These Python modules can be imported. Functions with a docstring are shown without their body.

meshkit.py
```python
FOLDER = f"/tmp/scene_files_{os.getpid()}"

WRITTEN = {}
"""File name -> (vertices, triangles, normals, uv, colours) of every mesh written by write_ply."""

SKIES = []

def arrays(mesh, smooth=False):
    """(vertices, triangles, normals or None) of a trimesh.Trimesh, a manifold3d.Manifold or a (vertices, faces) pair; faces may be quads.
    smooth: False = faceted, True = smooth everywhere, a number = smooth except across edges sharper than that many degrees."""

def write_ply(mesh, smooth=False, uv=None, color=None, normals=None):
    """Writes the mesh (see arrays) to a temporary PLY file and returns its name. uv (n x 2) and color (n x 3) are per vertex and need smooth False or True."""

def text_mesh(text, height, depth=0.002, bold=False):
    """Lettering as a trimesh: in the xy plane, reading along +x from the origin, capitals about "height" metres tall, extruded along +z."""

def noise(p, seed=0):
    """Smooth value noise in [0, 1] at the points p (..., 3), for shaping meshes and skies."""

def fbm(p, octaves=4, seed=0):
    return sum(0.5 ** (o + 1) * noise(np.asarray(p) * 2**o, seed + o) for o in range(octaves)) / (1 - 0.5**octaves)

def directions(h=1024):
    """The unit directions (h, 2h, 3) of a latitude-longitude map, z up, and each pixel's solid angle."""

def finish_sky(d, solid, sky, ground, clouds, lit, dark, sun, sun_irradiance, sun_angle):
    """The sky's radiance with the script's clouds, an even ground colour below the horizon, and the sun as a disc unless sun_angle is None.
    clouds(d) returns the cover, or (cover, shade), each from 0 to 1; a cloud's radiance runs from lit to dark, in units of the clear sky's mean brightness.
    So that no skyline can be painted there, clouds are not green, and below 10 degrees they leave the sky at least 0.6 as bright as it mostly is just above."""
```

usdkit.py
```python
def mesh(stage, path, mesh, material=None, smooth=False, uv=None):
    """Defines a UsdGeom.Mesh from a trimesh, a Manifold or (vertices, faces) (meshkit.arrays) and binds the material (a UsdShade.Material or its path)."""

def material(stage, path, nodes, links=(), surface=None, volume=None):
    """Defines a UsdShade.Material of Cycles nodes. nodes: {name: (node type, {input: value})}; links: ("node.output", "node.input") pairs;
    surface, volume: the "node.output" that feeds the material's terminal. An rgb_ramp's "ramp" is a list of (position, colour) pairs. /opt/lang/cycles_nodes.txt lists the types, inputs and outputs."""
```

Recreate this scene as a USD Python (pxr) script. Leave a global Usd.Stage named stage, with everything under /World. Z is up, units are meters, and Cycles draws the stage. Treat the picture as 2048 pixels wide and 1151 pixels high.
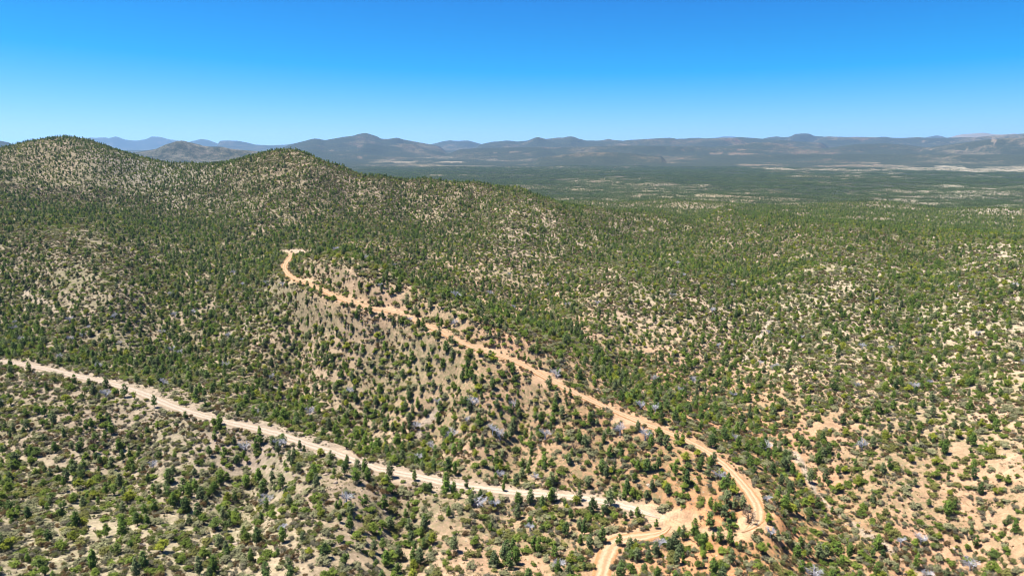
import math
import numpy as np
from scipy.interpolate import RBFInterpolator
from scipy.spatial import cKDTree
from pxr import Gf, Sdf, Usd, UsdGeom, UsdLux, UsdShade, Vt
import meshkit
import usdkit

stage = Usd.Stage.CreateInMemory()
UsdGeom.SetStageUpAxis(stage, "Z")
UsdGeom.SetStageMetersPerUnit(stage, 1.0)
WORLD = UsdGeom.Xform.Define(stage, "/World").GetPrim()
stage.SetDefaultPrim(WORLD)
UsdGeom.Scope.Define(stage, "/World/Looks")
T = Sdf.ValueTypeNames
rng = np.random.default_rng(20250611)

# ------------------------------------------------------------------ camera, sky, sun
CAM_Z = 80.0
F_PX, CX, CY = 1365.0, 1024.0, 575.5          # the lens in pixels of the 2048 wide photograph
PITCH = math.radians(11.49)
SUN_AZ = math.radians(-86.0)                   # clockwise from +y, negative is towards -x
SUN_EL = math.radians(66.0)
SUN = np.array([math.sin(SUN_AZ) * math.cos(SUN_EL), math.cos(SUN_AZ) * math.cos(SUN_EL), math.sin(SUN_EL)])
EXPOSURE = 1.53
SKY_K = 0.1

cam = UsdGeom.Camera.Define(stage, "/World/camera")
cam.CreateHorizontalApertureAttr(36.0)
cam.CreateVerticalApertureAttr(36.0 * 575 / 1024)
cam.CreateFocalLengthAttr(36.0 * F_PX / 2048)
cam.CreateClippingRangeAttr(Gf.Vec2f(1.0, 120000.0))
cam.CreateExposureAttr(EXPOSURE)
cx = UsdGeom.Xformable(cam)
cx.AddTranslateOp().Set(Gf.Vec3d(0, 0, CAM_Z))
cx.AddRotateXYZOp().Set(Gf.Vec3f(90 - math.degrees(PITCH), 0, 0))

usdkit.material(stage, "/World/Looks/sky", {
    "s": ("sky_texture", {"sky_type": "single_scattering", "sun_disc": False, "sun_elevation": SUN_EL, "sun_rotation": SUN_AZ,
                          "altitude": 1700.0, "air_density": 1.0, "aerosol_density": 0.15, "ozone_density": 1.6}),
    "c": ("separate_color", {"color_type": "rgb"}),
    "r": ("math", {"math_type": "multiply_add", "value2": 0.39, "value3": -0.128 / SKY_K}),
    "rm": ("math", {"math_type": "maximum", "value2": 0.003 / SKY_K}),
    "g": ("math", {"math_type": "multiply_add", "value2": 0.395, "value3": -0.044 / SKY_K}),
    "gm": ("math", {"math_type": "maximum", "value2": 0.037 / SKY_K}),
    "bl": ("math", {"math_type": "multiply", "value2": 0.525}),
    "o": ("combine_color", {"color_type": "rgb"}),
    "b": ("background_shader", {"strength": SKY_K}),
}, [("s.color", "c.color"), ("c.r", "r.value1"), ("r.value", "rm.value1"), ("c.g", "g.value1"), ("c.b", "bl.value1"), ("rm.value", "o.r"), ("g.value", "gm.value1"), ("gm.value", "o.g"), ("bl.value", "o.b"), ("o.color", "b.color")], surface="b.background")
dome = UsdLux.DomeLight.Define(stage, "/World/sky")
UsdShade.MaterialBindingAPI.Apply(dome.GetPrim()).Bind(UsdShade.Material.Get(stage, "/World/Looks/sky"))
dome.GetPrim().SetCustomDataByKey("kind", "structure")

sun = UsdLux.DistantLight.Define(stage, "/World/sun")
sun.CreateIntensityAttr(1.25)
sun.CreateAngleAttr(0.5)
sun.CreateNormalizeAttr(True)
sun.CreateColorAttr(Gf.Vec3f(1.0, 0.95, 0.87))
zz = SUN
xx = np.cross([0, 0, 1.0], zz); xx /= np.linalg.norm(xx)
yy = np.cross(zz, xx)
UsdGeom.Xformable(sun).AddTransformOp().Set(Gf.Matrix4d(*xx, 0, *yy, 0, *zz, 0, 0, 0, 0, 1))

HAZE_DENSITY = 2.9e-5
HAZE = True

# ------------------------------------------------------------------ helpers
FWD = np.array([0, math.cos(PITCH), -math.sin(PITCH)])
UP = np.array([0, math.sin(PITCH), math.cos(PITCH)])


def ray(u, v):
    u, v = np.asarray(u, float), np.asarray(v, float)
    return FWD + ((u - CX) / F_PX)[..., None] * np.array([1.0, 0, 0]) + ((CY - v) / F_PX)[..., None] * UP


def at_range(u, v, r):
    d = ray(u, v)
    h = np.hypot(d[..., 0], d[..., 1])
    return np.array([0, 0, CAM_Z]) + d * (np.asarray(r, float) / h)[..., None]


def project(p):
    """where a point of the land lies in the photograph (2048 pixels wide); used to look up what grows there"""
    q = np.asarray(p, float) - np.array([0, 0, CAM_Z])
    w = q @ FWD
    w = np.where(w > 1e-3, w, 1e-3)
    return CX + F_PX * q[..., 0] / w, CY - F_PX * (q @ UP) / w


def tell(prim, label=None, category=None, group=None, kind=None):
    for k, x in (("label", label), ("category", category), ("group", group), ("kind", kind)):
        if x:
            prim.SetCustomDataByKey(k, x)
    return prim


used = {}


def numbered(name):
    n = used.get(name, 0)
    used[name] = n + 1
    return name if n == 0 else f"{name}_{n:03d}"


def raw_mesh(path, v, f, material, normals=None, colors=None, floats=None, uv=None):
    m = UsdGeom.Mesh.Define(stage, path)
    m.CreatePointsAttr(Vt.Vec3fArray.FromNumpy(np.ascontiguousarray(v, np.float32)))
    m.CreateFaceVertexCountsAttr(Vt.IntArray.FromNumpy(np.full(len(f), f.shape[1], np.int32)))
    m.CreateFaceVertexIndicesAttr(Vt.IntArray.FromNumpy(np.ascontiguousarray(f, np.int32).ravel()))
    m.CreateSubdivisionSchemeAttr("none")
    m.CreateDoubleSidedAttr(True)
    if normals is not None:
        m.CreateNormalsAttr(Vt.Vec3fArray.FromNumpy(np.ascontiguousarray(normals, np.float32)))
        m.SetNormalsInterpolation("vertex")
    api = UsdGeom.PrimvarsAPI(m)
    for k, c in (colors or {}).items():
        api.CreatePrimvar(k, T.Color3fArray, "vertex").Set(Vt.Vec3fArray.FromNumpy(np.ascontiguousarray(c, np.float32)))
    for k, c in (floats or {}).items():
        api.CreatePrimvar(k, T.FloatArray, "vertex").Set(Vt.FloatArray.FromNumpy(np.ascontiguousarray(c, np.float32)))
    if uv is not None:
        api.CreatePrimvar("st", T.TexCoord2fArray, "vertex").Set(Vt.Vec2fArray.FromNumpy(np.ascontiguousarray(uv, np.float32)))
    UsdShade.MaterialBindingAPI.Apply(m.GetPrim()).Bind(UsdShade.Material.Get(stage, material))
    return m.GetPrim()


def smooth01(x, a, b):
    t = np.clip((x - a) / (b - a), 0, 1)
    return t * t * (3 - 2 * t)


# ------------------------------------------------------------------ the shape of the land
# the roads: their middle lines as they lie in the view, and widths
ROADS = {
    "lower": ([(-120, 712), (-40, 718), (20, 724), (80, 735), (160, 752), (240, 771), (300, 791), (350, 813), (400, 829), (470, 846), (540, 862), (610, 884), (670, 903), (730, 928), (790, 943), (860, 958),
               (920, 972), (990, 984), (1060, 990), (1130, 994), (1190, 1000), (1240, 1009), (1290, 1022), (1335, 1042)], 3.1),
    "ridge": ([(1468, 1076), (1498, 1074), (1519, 1062), (1528, 1040), (1518, 1015), (1505, 995), (1490, 975), (1465, 945), (1440, 920), (1405, 895), (1375, 880), (1320, 862), (1270, 845), (1225, 824), (1190, 808),
               (1150, 790), (1110, 768), (1085, 750), (1060, 730), (1035, 712), (1005, 703), (965, 700), (940, 695), (915, 680), (880, 662), (850, 650), (825, 636), (800, 627), (770, 620), (740, 616), (715, 609),
               (690, 600), (665, 590), (635, 578), (610, 565), (590, 558), (575, 548), (567, 537), (572, 525), (583, 513), (590, 504)], 2.6),
    "spur": ([(1200, 1175), (1206, 1140), (1213, 1110), (1222, 1088), (1236, 1077), (1262, 1072), (1295, 1074), (1322, 1070), (1335, 1060), (1346, 1044)], 3.2),
}
ROAD_Z = {"lower": (0, [-150, 0, 120, 240, 420, 640, 860, 1000, 1180, 1340], [6, 5, 4.5, 4, 3, 1, -1.5, -3, -4, -3.6]),
          "ridge": (1, [504, 535, 555, 580, 600, 616, 626, 640, 662, 697, 715, 765, 810, 845, 880, 915, 975, 1030, 1075], [21, 22, 22.5, 23, 23, 22, 21, 20, 19, 17, 16, 11, 7.5, 5, 3, 1.5, -0.5, -2.2, -3.2]),
          "spur": (1, [1040, 1070, 1180], [-3.6, -4, -4.5])}
# control points: place in the view and either the height (z) or the range (r) there
BY_Z = [
    # lower road and the slopes at its sides
    
    (-100, 880, -1), (0, 890, -2), (250, 935, -4), (500, 990, -6), (800, 1040, -6.5), (1000, 1050, -5.5),
    (-100, 1151, 8), (0, 1151, 7), (300, 1151, 5), (500, 1080, 0), (700, 1151, 1), (1000, 1120, -4), (1100, 1151, -3.5), (0, 1020, 3), (250, 1040, 1),
    # the valley between the roads
    (-100, 560, 6), (50, 600, 0), (300, 690, -6), (560, 790, -9), (720, 860, -9), (860, 895, -8), (1020, 955, -5.5),
    (180, 690, -3), (420, 690, -3), (600, 700, 0), (760, 780, -1),
    # ridge with the upper road
    
    
    
    (700, 700, 8), (900, 780, 5), (1050, 850, 1), (1200, 920, -0.5), (560, 640, 9), (450, 570, 9),
    # the valley east of it and the wash
    (660, 485, 17), (800, 560, 9), (930, 600, 4), (1050, 650, -2), (1250, 740, -6), (1400, 795, -8), (1490, 855, -7), (1560, 900, -8), (1620, 965, -9),
    (1700, 1030, -12), (1850, 1115, -13), (1950, 1151, -14),
    # spurs and slopes of the right side
    (1220, 560, 10), (1250, 640, 2.5), (1350, 690, -2), (1400, 560, 6), (1500, 690, -5), (1550, 600, 1), (1620, 760, 0), (1750, 830, 0), (1900, 600, 7), (2000, 760, 5),
    (1700, 560, 9), (1650, 640, 1), (1850, 700, -2), (1750, 950, -5), (2048, 950, 2), (2048, 1080, -4), (1900, 1000, -6), (2150, 700, 8), (2150, 1000, 4),
    (2048, 482, 18), (1900, 470, 15), (1750, 462, 15), (1620, 466, 12), (1550, 472, 9), (1400, 470, 3), (2200, 470, 20), (1850, 520, 5), (1500, 520, -1),
    (1050, 447, 20), (1000, 470, 16), (1120, 520, 3), (960, 540, 6), (1250, 470, 3), (880, 480, 10), (800, 500, 14),
    (1450, 411, 8), (1330, 418, 2), (1560, 425, 0),
    (-200, 620, 6), (-200, 800, 4), (-200, 1000, 5),
]
BY_R = [
    # the broad slope on the left and the round hill
    (120, 268, 1250), (60, 271, 1235), (0, 287, 1200), (-120, 300, 1200), (-300, 318, 1250), (200, 283, 1200), (255, 299, 1150), (330, 319, 1060),
    (100, 350, 920), (100, 420, 690), (100, 500, 480), (-100, 380, 800), (-100, 480, 540), (250, 360, 900), (250, 430, 680), (300, 520, 470), (330, 400, 790),
    (400, 470, 590), (450, 400, 740), (230, 580, 380), (380, 600, 372),
    # the second hill and its long shoulder
    (380, 319, 990), (450, 315, 900), (520, 299, 845), (570, 292, 820), (610, 299, 805), (650, 316, 790), (690, 330, 780), (760, 342, 765), (850, 351, 760),
    (950, 362, 745), (1040, 378, 730), (1100, 395, 710), (1180, 409, 700), (1250, 428, 690),
    (570, 345, 730), (570, 400, 630), (700, 400, 650), (820, 420, 640), (950, 420, 655), (600, 450, 555),
]
CREST = [(-300, 318, 1250), (-120, 309, 1200), (0, 296, 1200), (60, 280, 1235), (120, 276, 1250), (170, 280, 1225), (200, 288, 1200), (255, 303, 1150), (330, 321, 1060), (380, 321, 990), (450, 317, 900), (520, 302, 845), (570, 295, 820),
         (610, 299, 805), (650, 316, 790), (690, 330, 780), (760, 342, 765), (850, 351, 760), (950, 362, 745), (1040, 378, 730), (1100, 395, 710), (1180, 409, 700), (1250, 428, 690)]
_c = np.array(CREST, float)
BY_R = [b for b in BY_R if b[1] > 328] + [(u, np.interp(u, _c[:, 0], _c[:, 1]) + np.interp(u, [-300, 250, 330, 450, 520, 570, 650, 1250], [2, 4, 9, 8, 3, 0, 5, 8]), np.interp(u, _c[:, 0], _c[:, 2])) for u in np.arange(-300, 1251, 25.0)]
pts = []
for u, v, z in BY_Z:
    d = ray(u, v)
    pts.append(np.array([0, 0, CAM_Z]) + d * ((z - CAM_Z) / d[2]))
for name, (axis, at, zs) in ROAD_Z.items():
    for uv in ROADS[name][0]:
        d = ray(*uv)
        pts.append(np.array([0, 0, CAM_Z]) + d * ((np.interp(uv[axis], at, zs) - CAM_Z) / d[2]))
for u, v, r in BY_R:
    pts.append(at_range(u, v, r))
pts = np.array(pts)
# behind the ridges the land falls away to the plain; nearer than the picture and beside it it goes on level
extra = []
for u in np.arange(-300, 700, 60):
    b = 1500.0 + 150 * (u < 350)
    extra.append([*(at_range(u, 300.0, b)[:2]), -35.0])
    extra.append([*(at_range(u, 300.0, b + 700)[:2]), -48.0])
for u in np.arange(700, 2500, 80):
    extra.append([*(at_range(u, 300.0, 1010.0 if u < 1300 else 960.0)[:2]), -20.0 if u < 1300 else -12.0])
    extra.append([*(at_range(u, 300.0, 1500.0)[:2]), -34.0 if u < 1300 else -27.0])
    extra.append([*(at_range(u, 300.0, 2200.0)[:2]), -48.0])
for a in range(-180, 181, 15):
    for r in (30, 60, 95) if abs(a) < 60 else (30, 90, 300, 900, 2200):
        extra.append([r * math.sin(math.radians(a)), r * math.cos(math.radians(a)), 1.0 if r < 100 else (4.0 if r < 1000 else -48.0)])
pts = np.vstack([pts, np.array(extra)])


def polar(x, y):
    r = np.hypot(x, y)
    a = np.arctan2(x, y)
    l = np.log(np.maximum(r, 5.0))
    return np.stack([np.sin(a) * (l - 2.0), np.cos(a) * (l - 2.0)], -1)


land = RBFInterpolator(polar(pts[:, 0], pts[:, 1]), pts[:, 2], kernel="thin_plate_spline", smoothing=2e-3)


# distant ranges: crest line in the view, range of the crest, depth front and back, whether it is rough
RANGES = [
    ("mountain", "pale blue mountain range on the skyline behind the round hill", 23000, 900, [(120, 290), (150, 285), (185, 281), (210, 275), (245, 271.3), (265, 271), (280, 276.5), (310, 280), (322, 279), (335, 273), (356, 275), (380, 280.5), (405, 285), (430, 291)]),
    ("mountain", "small blue peak on the skyline right of the pale blue range", 20000, 1800, [(395, 288), (410, 281.5), (428, 278), (442, 280), (458, 286), (475, 292)]),
    ("mountain", "grey-blue low mountain left of the second hill's summit", 17000, 1500, [(450, 290), (466, 281.5), (480, 281), (500, 282), (515, 285), (530, 289), (560, 291), (590, 289), (620, 286), (650, 290)]),
    ("mountain", "faint blue mountain at the left edge of the skyline", 9000, 2500, [(-300, 282), (-60, 278), (0, 277), (30, 279), (60, 285), (90, 291)]),
    ("mountain", "grey mountain with the highest pointed summit of the skyline", 9500, 1300, [(545, 305), (580, 297), (600, 288.5), (622, 283), (645, 277), (655, 278), (665, 280.5), (690, 275.5), (720, 271), (735, 267), (745, 266), (758, 270), (775, 276.5), (785, 277), (805, 273.5), (820, 278), (845, 284), (870, 289), (910, 297)]),
    ("mountain", "long low grey-blue mountain with a double top", 14000, 1500, [(845, 293), (872, 287), (890, 282), (905, 280), (918, 281.5), (940, 281), (955, 285), (968, 289), (985, 294)]),
    ("mountain", "grey-brown mountain with two neighbouring pointed tops", 11000, 1300, [(940, 296), (968, 287.5), (990, 283), (1015, 280.5), (1035, 283), (1055, 281), (1066, 276), (1073, 274), (1090, 278), (1112, 274.5), (1122, 275), (1137, 272), (1150, 276), (1163, 280.5), (1185, 281), (1200, 279), (1209, 276), (1220, 279), (1240, 282), (1275, 289)]),
    ("mountain", "tiny pale blue peak showing over the long plateau", 33000, 2500, [(1395, 280), (1418, 274.5), (1432, 272.5), (1450, 273), (1462, 276), (1480, 281)]),
    ("plateau", "long dark wooded plateau along the right half of the skyline", 10500, 2200, [(1150, 291), (1200, 285), (1250, 280), (1290, 277.5), (1325, 275.5), (1350, 276.5), (1385, 275.8), (1400, 276.5), (1435, 275), (1460, 273.5), (1490, 275), (1530, 279), (1580, 283), (1650, 288)]),
    ("mesa", "small flat topped mesa standing on the skyline", 13000, 500, [(1490, 281), (1512, 275.5), (1530, 273), (1545, 274.8), (1556, 273.5), (1566, 268), (1577, 267.2), (1588, 267), (1594, 267.8), (1602, 271.5), (1625, 274), (1650, 279)]),
    ("plateau", "wooded plateau rising to the right end of the skyline", 12000, 900, [(1560, 281), (1590, 275), (1625, 272.8), (1700, 273.6), (1728, 274.5), (1736, 273), (1748, 274.5), (1800, 274), (1880, 274.6), (1940, 272), (1990, 268.5), (2040, 264.5), (2048, 263), (2150, 260), (2400, 265)]),
    ("mountain", "bare tan mountain far behind the wooded plateau", 21000, 1600, [(1845, 279), (1864, 273), (1885, 269), (1905, 267.5), (1925, 266), (1945, 269), (1965, 269.5), (1985, 267.5), (2010, 272), (2040, 278)]),
    ("mountain", "tiny dark cone on the skyline left of the bare tan mountain", 19000, 700, [(1800, 279), (1822, 273), (1836, 270.8), (1848, 273), (1865, 279)]),
    ("hill", "grey granite knoll with scattered boulders in front of the blue range", 5600, 450, [(275, 309), (310, 303), (340, 298), (362, 288), (378, 282.5), (392, 281), (404, 284), (425, 289.5), (445, 292), (465, 292), (480, 295), (510, 300), (560, 306)]),
    ("hill", "low brown wooded hill rising from the middle of the plain", 6300, 600, [(1060, 317), (1100, 312), (1130, 308), (1160, 305), (1200, 304), (1245, 306.5), (1290, 310), (1330, 314)]),
    ("hill", "long low reddish rise across the far plain", 6800, 700, [(1280, 316), (1340, 311.5), (1450, 309.5), (1560, 308.5), (1680, 308), (1800, 308.5), (1920, 309), (2048, 307), (2300, 308)]),
    ("hill", "dark rounded wooded foothill in front of the plateau", 8600, 700, [(1560, 300), (1640, 294), (1690, 288), (1740, 287), (1780, 290), (1840, 297), (1880, 301)]),
    ("hill", "dark wooded foothill with a pale track at the right edge", 8300, 800, [(1780, 300), (1850, 291), (1930, 280), (1975, 276), (2020, 276), (2100, 280), (2300, 290)]),
    ("hill", "low wooded swell between the pointed mountains", 8000, 800, [(880, 300), (960, 296), (1060, 294), (1140, 293.5), (1230, 291), (1320, 292), (1400, 296), (1500, 300)]),
]


def base_land(x, y):
    r = np.hypot(x, y)
    z = land(polar(x, y)) if len(np.atleast_1d(x)) else np.zeros(0)
    far = np.interp(r, [0, 2200, 3600, 5200, 6500, 8000, 12000, 40000], [-48, -48, -50, -50, -30, 12, 50, 50])
    t = smooth01(r, 1700, 2300)
    z = z * (1 - t) + far * t
    q = np.stack([x, y, 0 * x], -1)
    amp = smooth01(r, 130, 480) * np.clip(r / 500, 0.3, 1.6)
    ridged = 1 - np.abs(2 * meshkit.noise(q / 120.0, 5) - 1)
    ridged2 = 1 - np.abs(2 * meshkit.noise(q / 47.0, 9) - 1)
    z = z + amp * (8.0 * (meshkit.noise(q / 170.0, 1) - 0.5) + 4.6 * (0.55 - ridged) + 1.6 * (0.55 - ridged2))
    z = z + smooth01(r, 1500, 3500) * (26 * (meshkit.fbm(q / 900.0, 4, 3) - 0.5))
    return z


def ranges_height(x, y):
    """height of the distant hills, and which one it is (-1: none)"""
    r = np.hypot(x, y)
    p_u = CX + F_PX * x / np.maximum(y, 1.0) * math.cos(PITCH)   # near enough to the view's column at eye level
    front = y > 0
    best, which = np.full(len(x), -1e9), np.full(len(x), -1)
    q = np.stack([x, y, 0 * x], -1)
    warp = meshkit.fbm(q / 1500.0, 3, 21) - 0.5
    rough = meshkit.fbm(q / 700.0, 5, 23) - 0.5
    for i, (_, _, r0, dep, prof) in enumerate(RANGES):
        pu, pv = np.array(prof).T
        us = np.linspace(pu[0], pu[-1], 400)
        vs = np.interp(us, pu, pv)
        k = np.exp(-0.5 * (np.arange(-6, 7) / 2.2) ** 2); k /= k.sum()
        vs = np.convolve(np.pad(vs, 6, mode="edge"), k, "valid")
        crest = at_range(us, vs, r0)[:, 2]
        fade = np.minimum(smooth01(us, pu[0], pu[0] + 0.08 * (pu[-1] - pu[0])), 1 - smooth01(us, pu[-1] - 0.08 * (pu[-1] - pu[0]), pu[-1]))
        ok = front & (np.abs(r - r0) < 4.5 * dep) & (p_u > pu[0]) & (p_u < pu[-1])
        if not ok.any():
            continue
        c = np.interp(p_u[ok], us, crest)
        fd = np.interp(p_u[ok], us, fade)
        rr = r[ok] + warp[ok] * dep * 0.8
        t = (rr - r0) / dep
        prof_r = np.where(t < 0, np.exp(-(np.abs(t) ** 1.5)), np.exp(-((t / 1.4) ** 2)))
        base = np.interp(r[ok], [0, 5200, 6500, 8000, 12000, 40000], [-50, -50, -30, 12, 50, 50]) - 15
        h = base + (c - base) * prof_r * fd
        side = 1 - np.exp(-np.abs(t) * 3)
        gully = 1 - np.abs(2 * meshkit.noise(q[ok] / (0.22 * dep + 120.0), 29) - 1)
        h = h + (rough[ok] * 1.3 - 0.55 * (gully - 0.45)) * np.maximum(c - base, 0) * side * prof_r
        h = np.minimum(h, CAM_Z + (c - CAM_Z) * np.clip(r[ok] / r0, 0.6, 1.4))     # nothing stands higher than the crest
        idx = np.flatnonzero(ok)
        up = h > best[idx]
        best[idx[up]] = h[up]
        which[idx[up]] = i
    return best, which


def height(x, y):
    z = base_land(x, y)
    h, w = ranges_height(x, y)
    blend = h > z
    # a soft join at the foot
    d = np.clip((h - z) / 25.0, -1, 1)
    out = np.where(d > -1, np.maximum(z, h) + 25.0 * 0.25 * np.where(np.abs(d) < 1, (1 - np.abs(d)) ** 2, 0) * (h > -1e8), z)
    return out, np.where(blend & (h - z > 2.0), w, -1)


# grid of the ground: fine in the view, coarse beside and behind
az = np.concatenate([np.radians(np.linspace(-46, 46, 1210))])
az = np.concatenate([np.radians(np.linspace(-180, -48.5, 45)), az, np.radians(np.linspace(48.5, 180, 45))])
rad = np.concatenate([[8, 20, 35, 50, 62, 72, 80], np.exp(np.arange(math.log(86), math.log(640), 0.0058)), np.exp(np.arange(math.log(642), math.log(40000), 0.0118))])
A, R = np.meshgrid(az, rad)
gx, gy = (R * np.sin(A)).ravel(), (R * np.cos(A)).ravel()
gz, gw = height(gx, gy)
NA, NR = len(az), len(rad)


def ground_z(x, y):
    """height of the ground mesh (linear between its vertices)"""
    x, y = np.atleast_1d(np.asarray(x, float)), np.atleast_1d(np.asarray(y, float))
    r, a = np.hypot(x, y), np.arctan2(x, y)
    i = np.clip(np.searchsorted(rad, r) - 1, 0, NR - 2)
    j = np.clip(np.searchsorted(az, a) - 1, 0, NA - 2)
    s = np.clip((r - rad[i]) / (rad[i + 1] - rad[i]), 0, 1)
    t = np.clip((a - az[j]) / (az[j + 1] - az[j]), 0, 1)
    g = gz.reshape(NR, NA)
    return g[i, j] * (1 - s) * (1 - t) + g[i + 1, j] * s * (1 - t) + g[i, j + 1] * (1 - s) * t + g[i + 1, j + 1] * s * t


def hit(u, v, r0=90.0, r1=1500.0):
    """the point of the ground seen at a place of the view"""
    d = ray(u, v)
    h = math.hypot(d[0], d[1])
    rs = np.exp(np.linspace(math.log(r0), math.log(r1), 900))
    p = np.array([0, 0, CAM_Z]) + d * (rs / h)[:, None]
    under = p[:, 2] < ground_z(p[:, 0], p[:, 1])
    k = int(np.argmax(under)) if under.any() else len(rs) - 1
    return p[k]


# ------------------------------------------------------------------ the dirt roads
road_lines = {}
for name, (px, width) in ROADS.items():
    p = np.array([hit(u, v) for u, v in px])
    s = np.concatenate([[0], np.cumsum(np.linalg.norm(np.diff(p[:, :2], axis=0), axis=1))])
    n = int(s[-1] / 1.0)
    ss = np.linspace(0, s[-1], n)
    line = np.stack([np.interp(ss, s, p[:, k]) for k in range(3)], 1)
    k = np.exp(-0.5 * (np.arange(-16, 17) / (3.0 if name == "spur" else 5.5)) ** 2); k /= k.sum()
    for c in range(2):
        line[:, c] = np.convolve(np.pad(line[:, c], 16, mode="edge"), k, "valid")
    line[:, 2] = ground_z(line[:, 0], line[:, 1])
    k = np.exp(-0.5 * (np.arange(-50, 51) / 22.0) ** 2); k /= k.sum()
    line[:, 2] = np.convolve(np.pad(line[:, 2], 50, mode="edge"), k, "valid")
    road_lines[name] = (line, width)
fine_lines = [(np.stack([np.interp(np.arange(0, len(l) - 1, 0.2), np.arange(len(l)), l[:, k]) for k in range(3)], 1), w) for l, w in road_lines.values()]
all_road = np.vstack([l for l, _ in fine_lines])
all_half = np.concatenate([np.full(len(l), w / 2) for l, w in fine_lines])
road_tree = cKDTree(all_road[:, :2])
near = np.hypot(gx, gy) < 900
dist, idx = road_tree.query(np.stack([gx[near], gy[near]], 1), distance_upper_bound=40)
ok = np.isfinite(dist)
zi = gz[near].copy()
idx = np.where(ok, idx, 0)
edge = all_half[idx] + 0.9 + 0.006 * np.hypot(gx, gy)[near]
t = smooth01(dist, edge, edge + 5.0)
zi = np.where(ok, (all_road[idx, 2] - 0.14) * (1 - t) + zi * t, zi)
gz[near] = zi
g_road = np.full(len(gx), 99.0)
g_road[near] = np.where(ok, dist - all_half[idx], 99.0)
g_pale_road = np.zeros(len(gx))
g_pale_road[near] = (idx < len(fine_lines[0][0])) & ok

# washes and old tracks (line in the view, half width in metres, colour) and graded pads (centre and half sizes in the view)
LINES = [([(1545, 890), (1590, 905), (1612, 945), (1630, 985), (1655, 1012), (1690, 1035), (1735, 1070), (1790, 1112), (1840, 1150)], 1.0, (.40, .325, .235)),
         ([(1545, 635), (1525, 665), (1498, 700), (1490, 720)], 1.0, (.42, .355, .26)),
         ([(548, 772), (562, 788), (575, 803)], 1.1, (.41, .345, .28)),
         ([(868, 832), (845, 852), (838, 868)], 1.0, (.42, .34, .255)),
         ([(40, 575), (60, 592), (95, 608), (112, 626)], 0.9, (.42, .345, .25)),
         ([(490, 648), (505, 660)], 1.4, (.42, .335, .25)),
         ([(1345, 1046), (1400, 1062), (1470, 1075)], 0.9, (.46, .31, .18)),
         ([(560, 503), (590, 501), (620, 506)], 3.0, (.48, .37, .26))]
PADS = [(1345, 1038, 55, 20), (1235, 1072, 30, 14), (1290, 1012, 40, 9), (788, 622, 48, 11), (985, 702, 48, 13), (1100, 762, 35, 16), (600, 562, 35, 8), (590, 506, 40, 8), (1500, 1050, 24, 20), (700, 603, 40, 8), (1250, 842, 30, 10), (1190, 1068, 24, 12)]
line_pts = []
for px, wd, col in LINES:
    p = np.array([hit(u, v) for u, v in px])
    for a, b in zip(p[:-1], p[1:]):
        n = max(2, int(np.hypot(*(b - a)[:2]) / 1.0))
        for t in np.linspace(0, 1, n):
            line_pts.append([*(a + (b - a) * t)[:2], wd, *col])
line_pts = np.array(line_pts)
line_tree = cKDTree(line_pts[:, :2])


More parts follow.
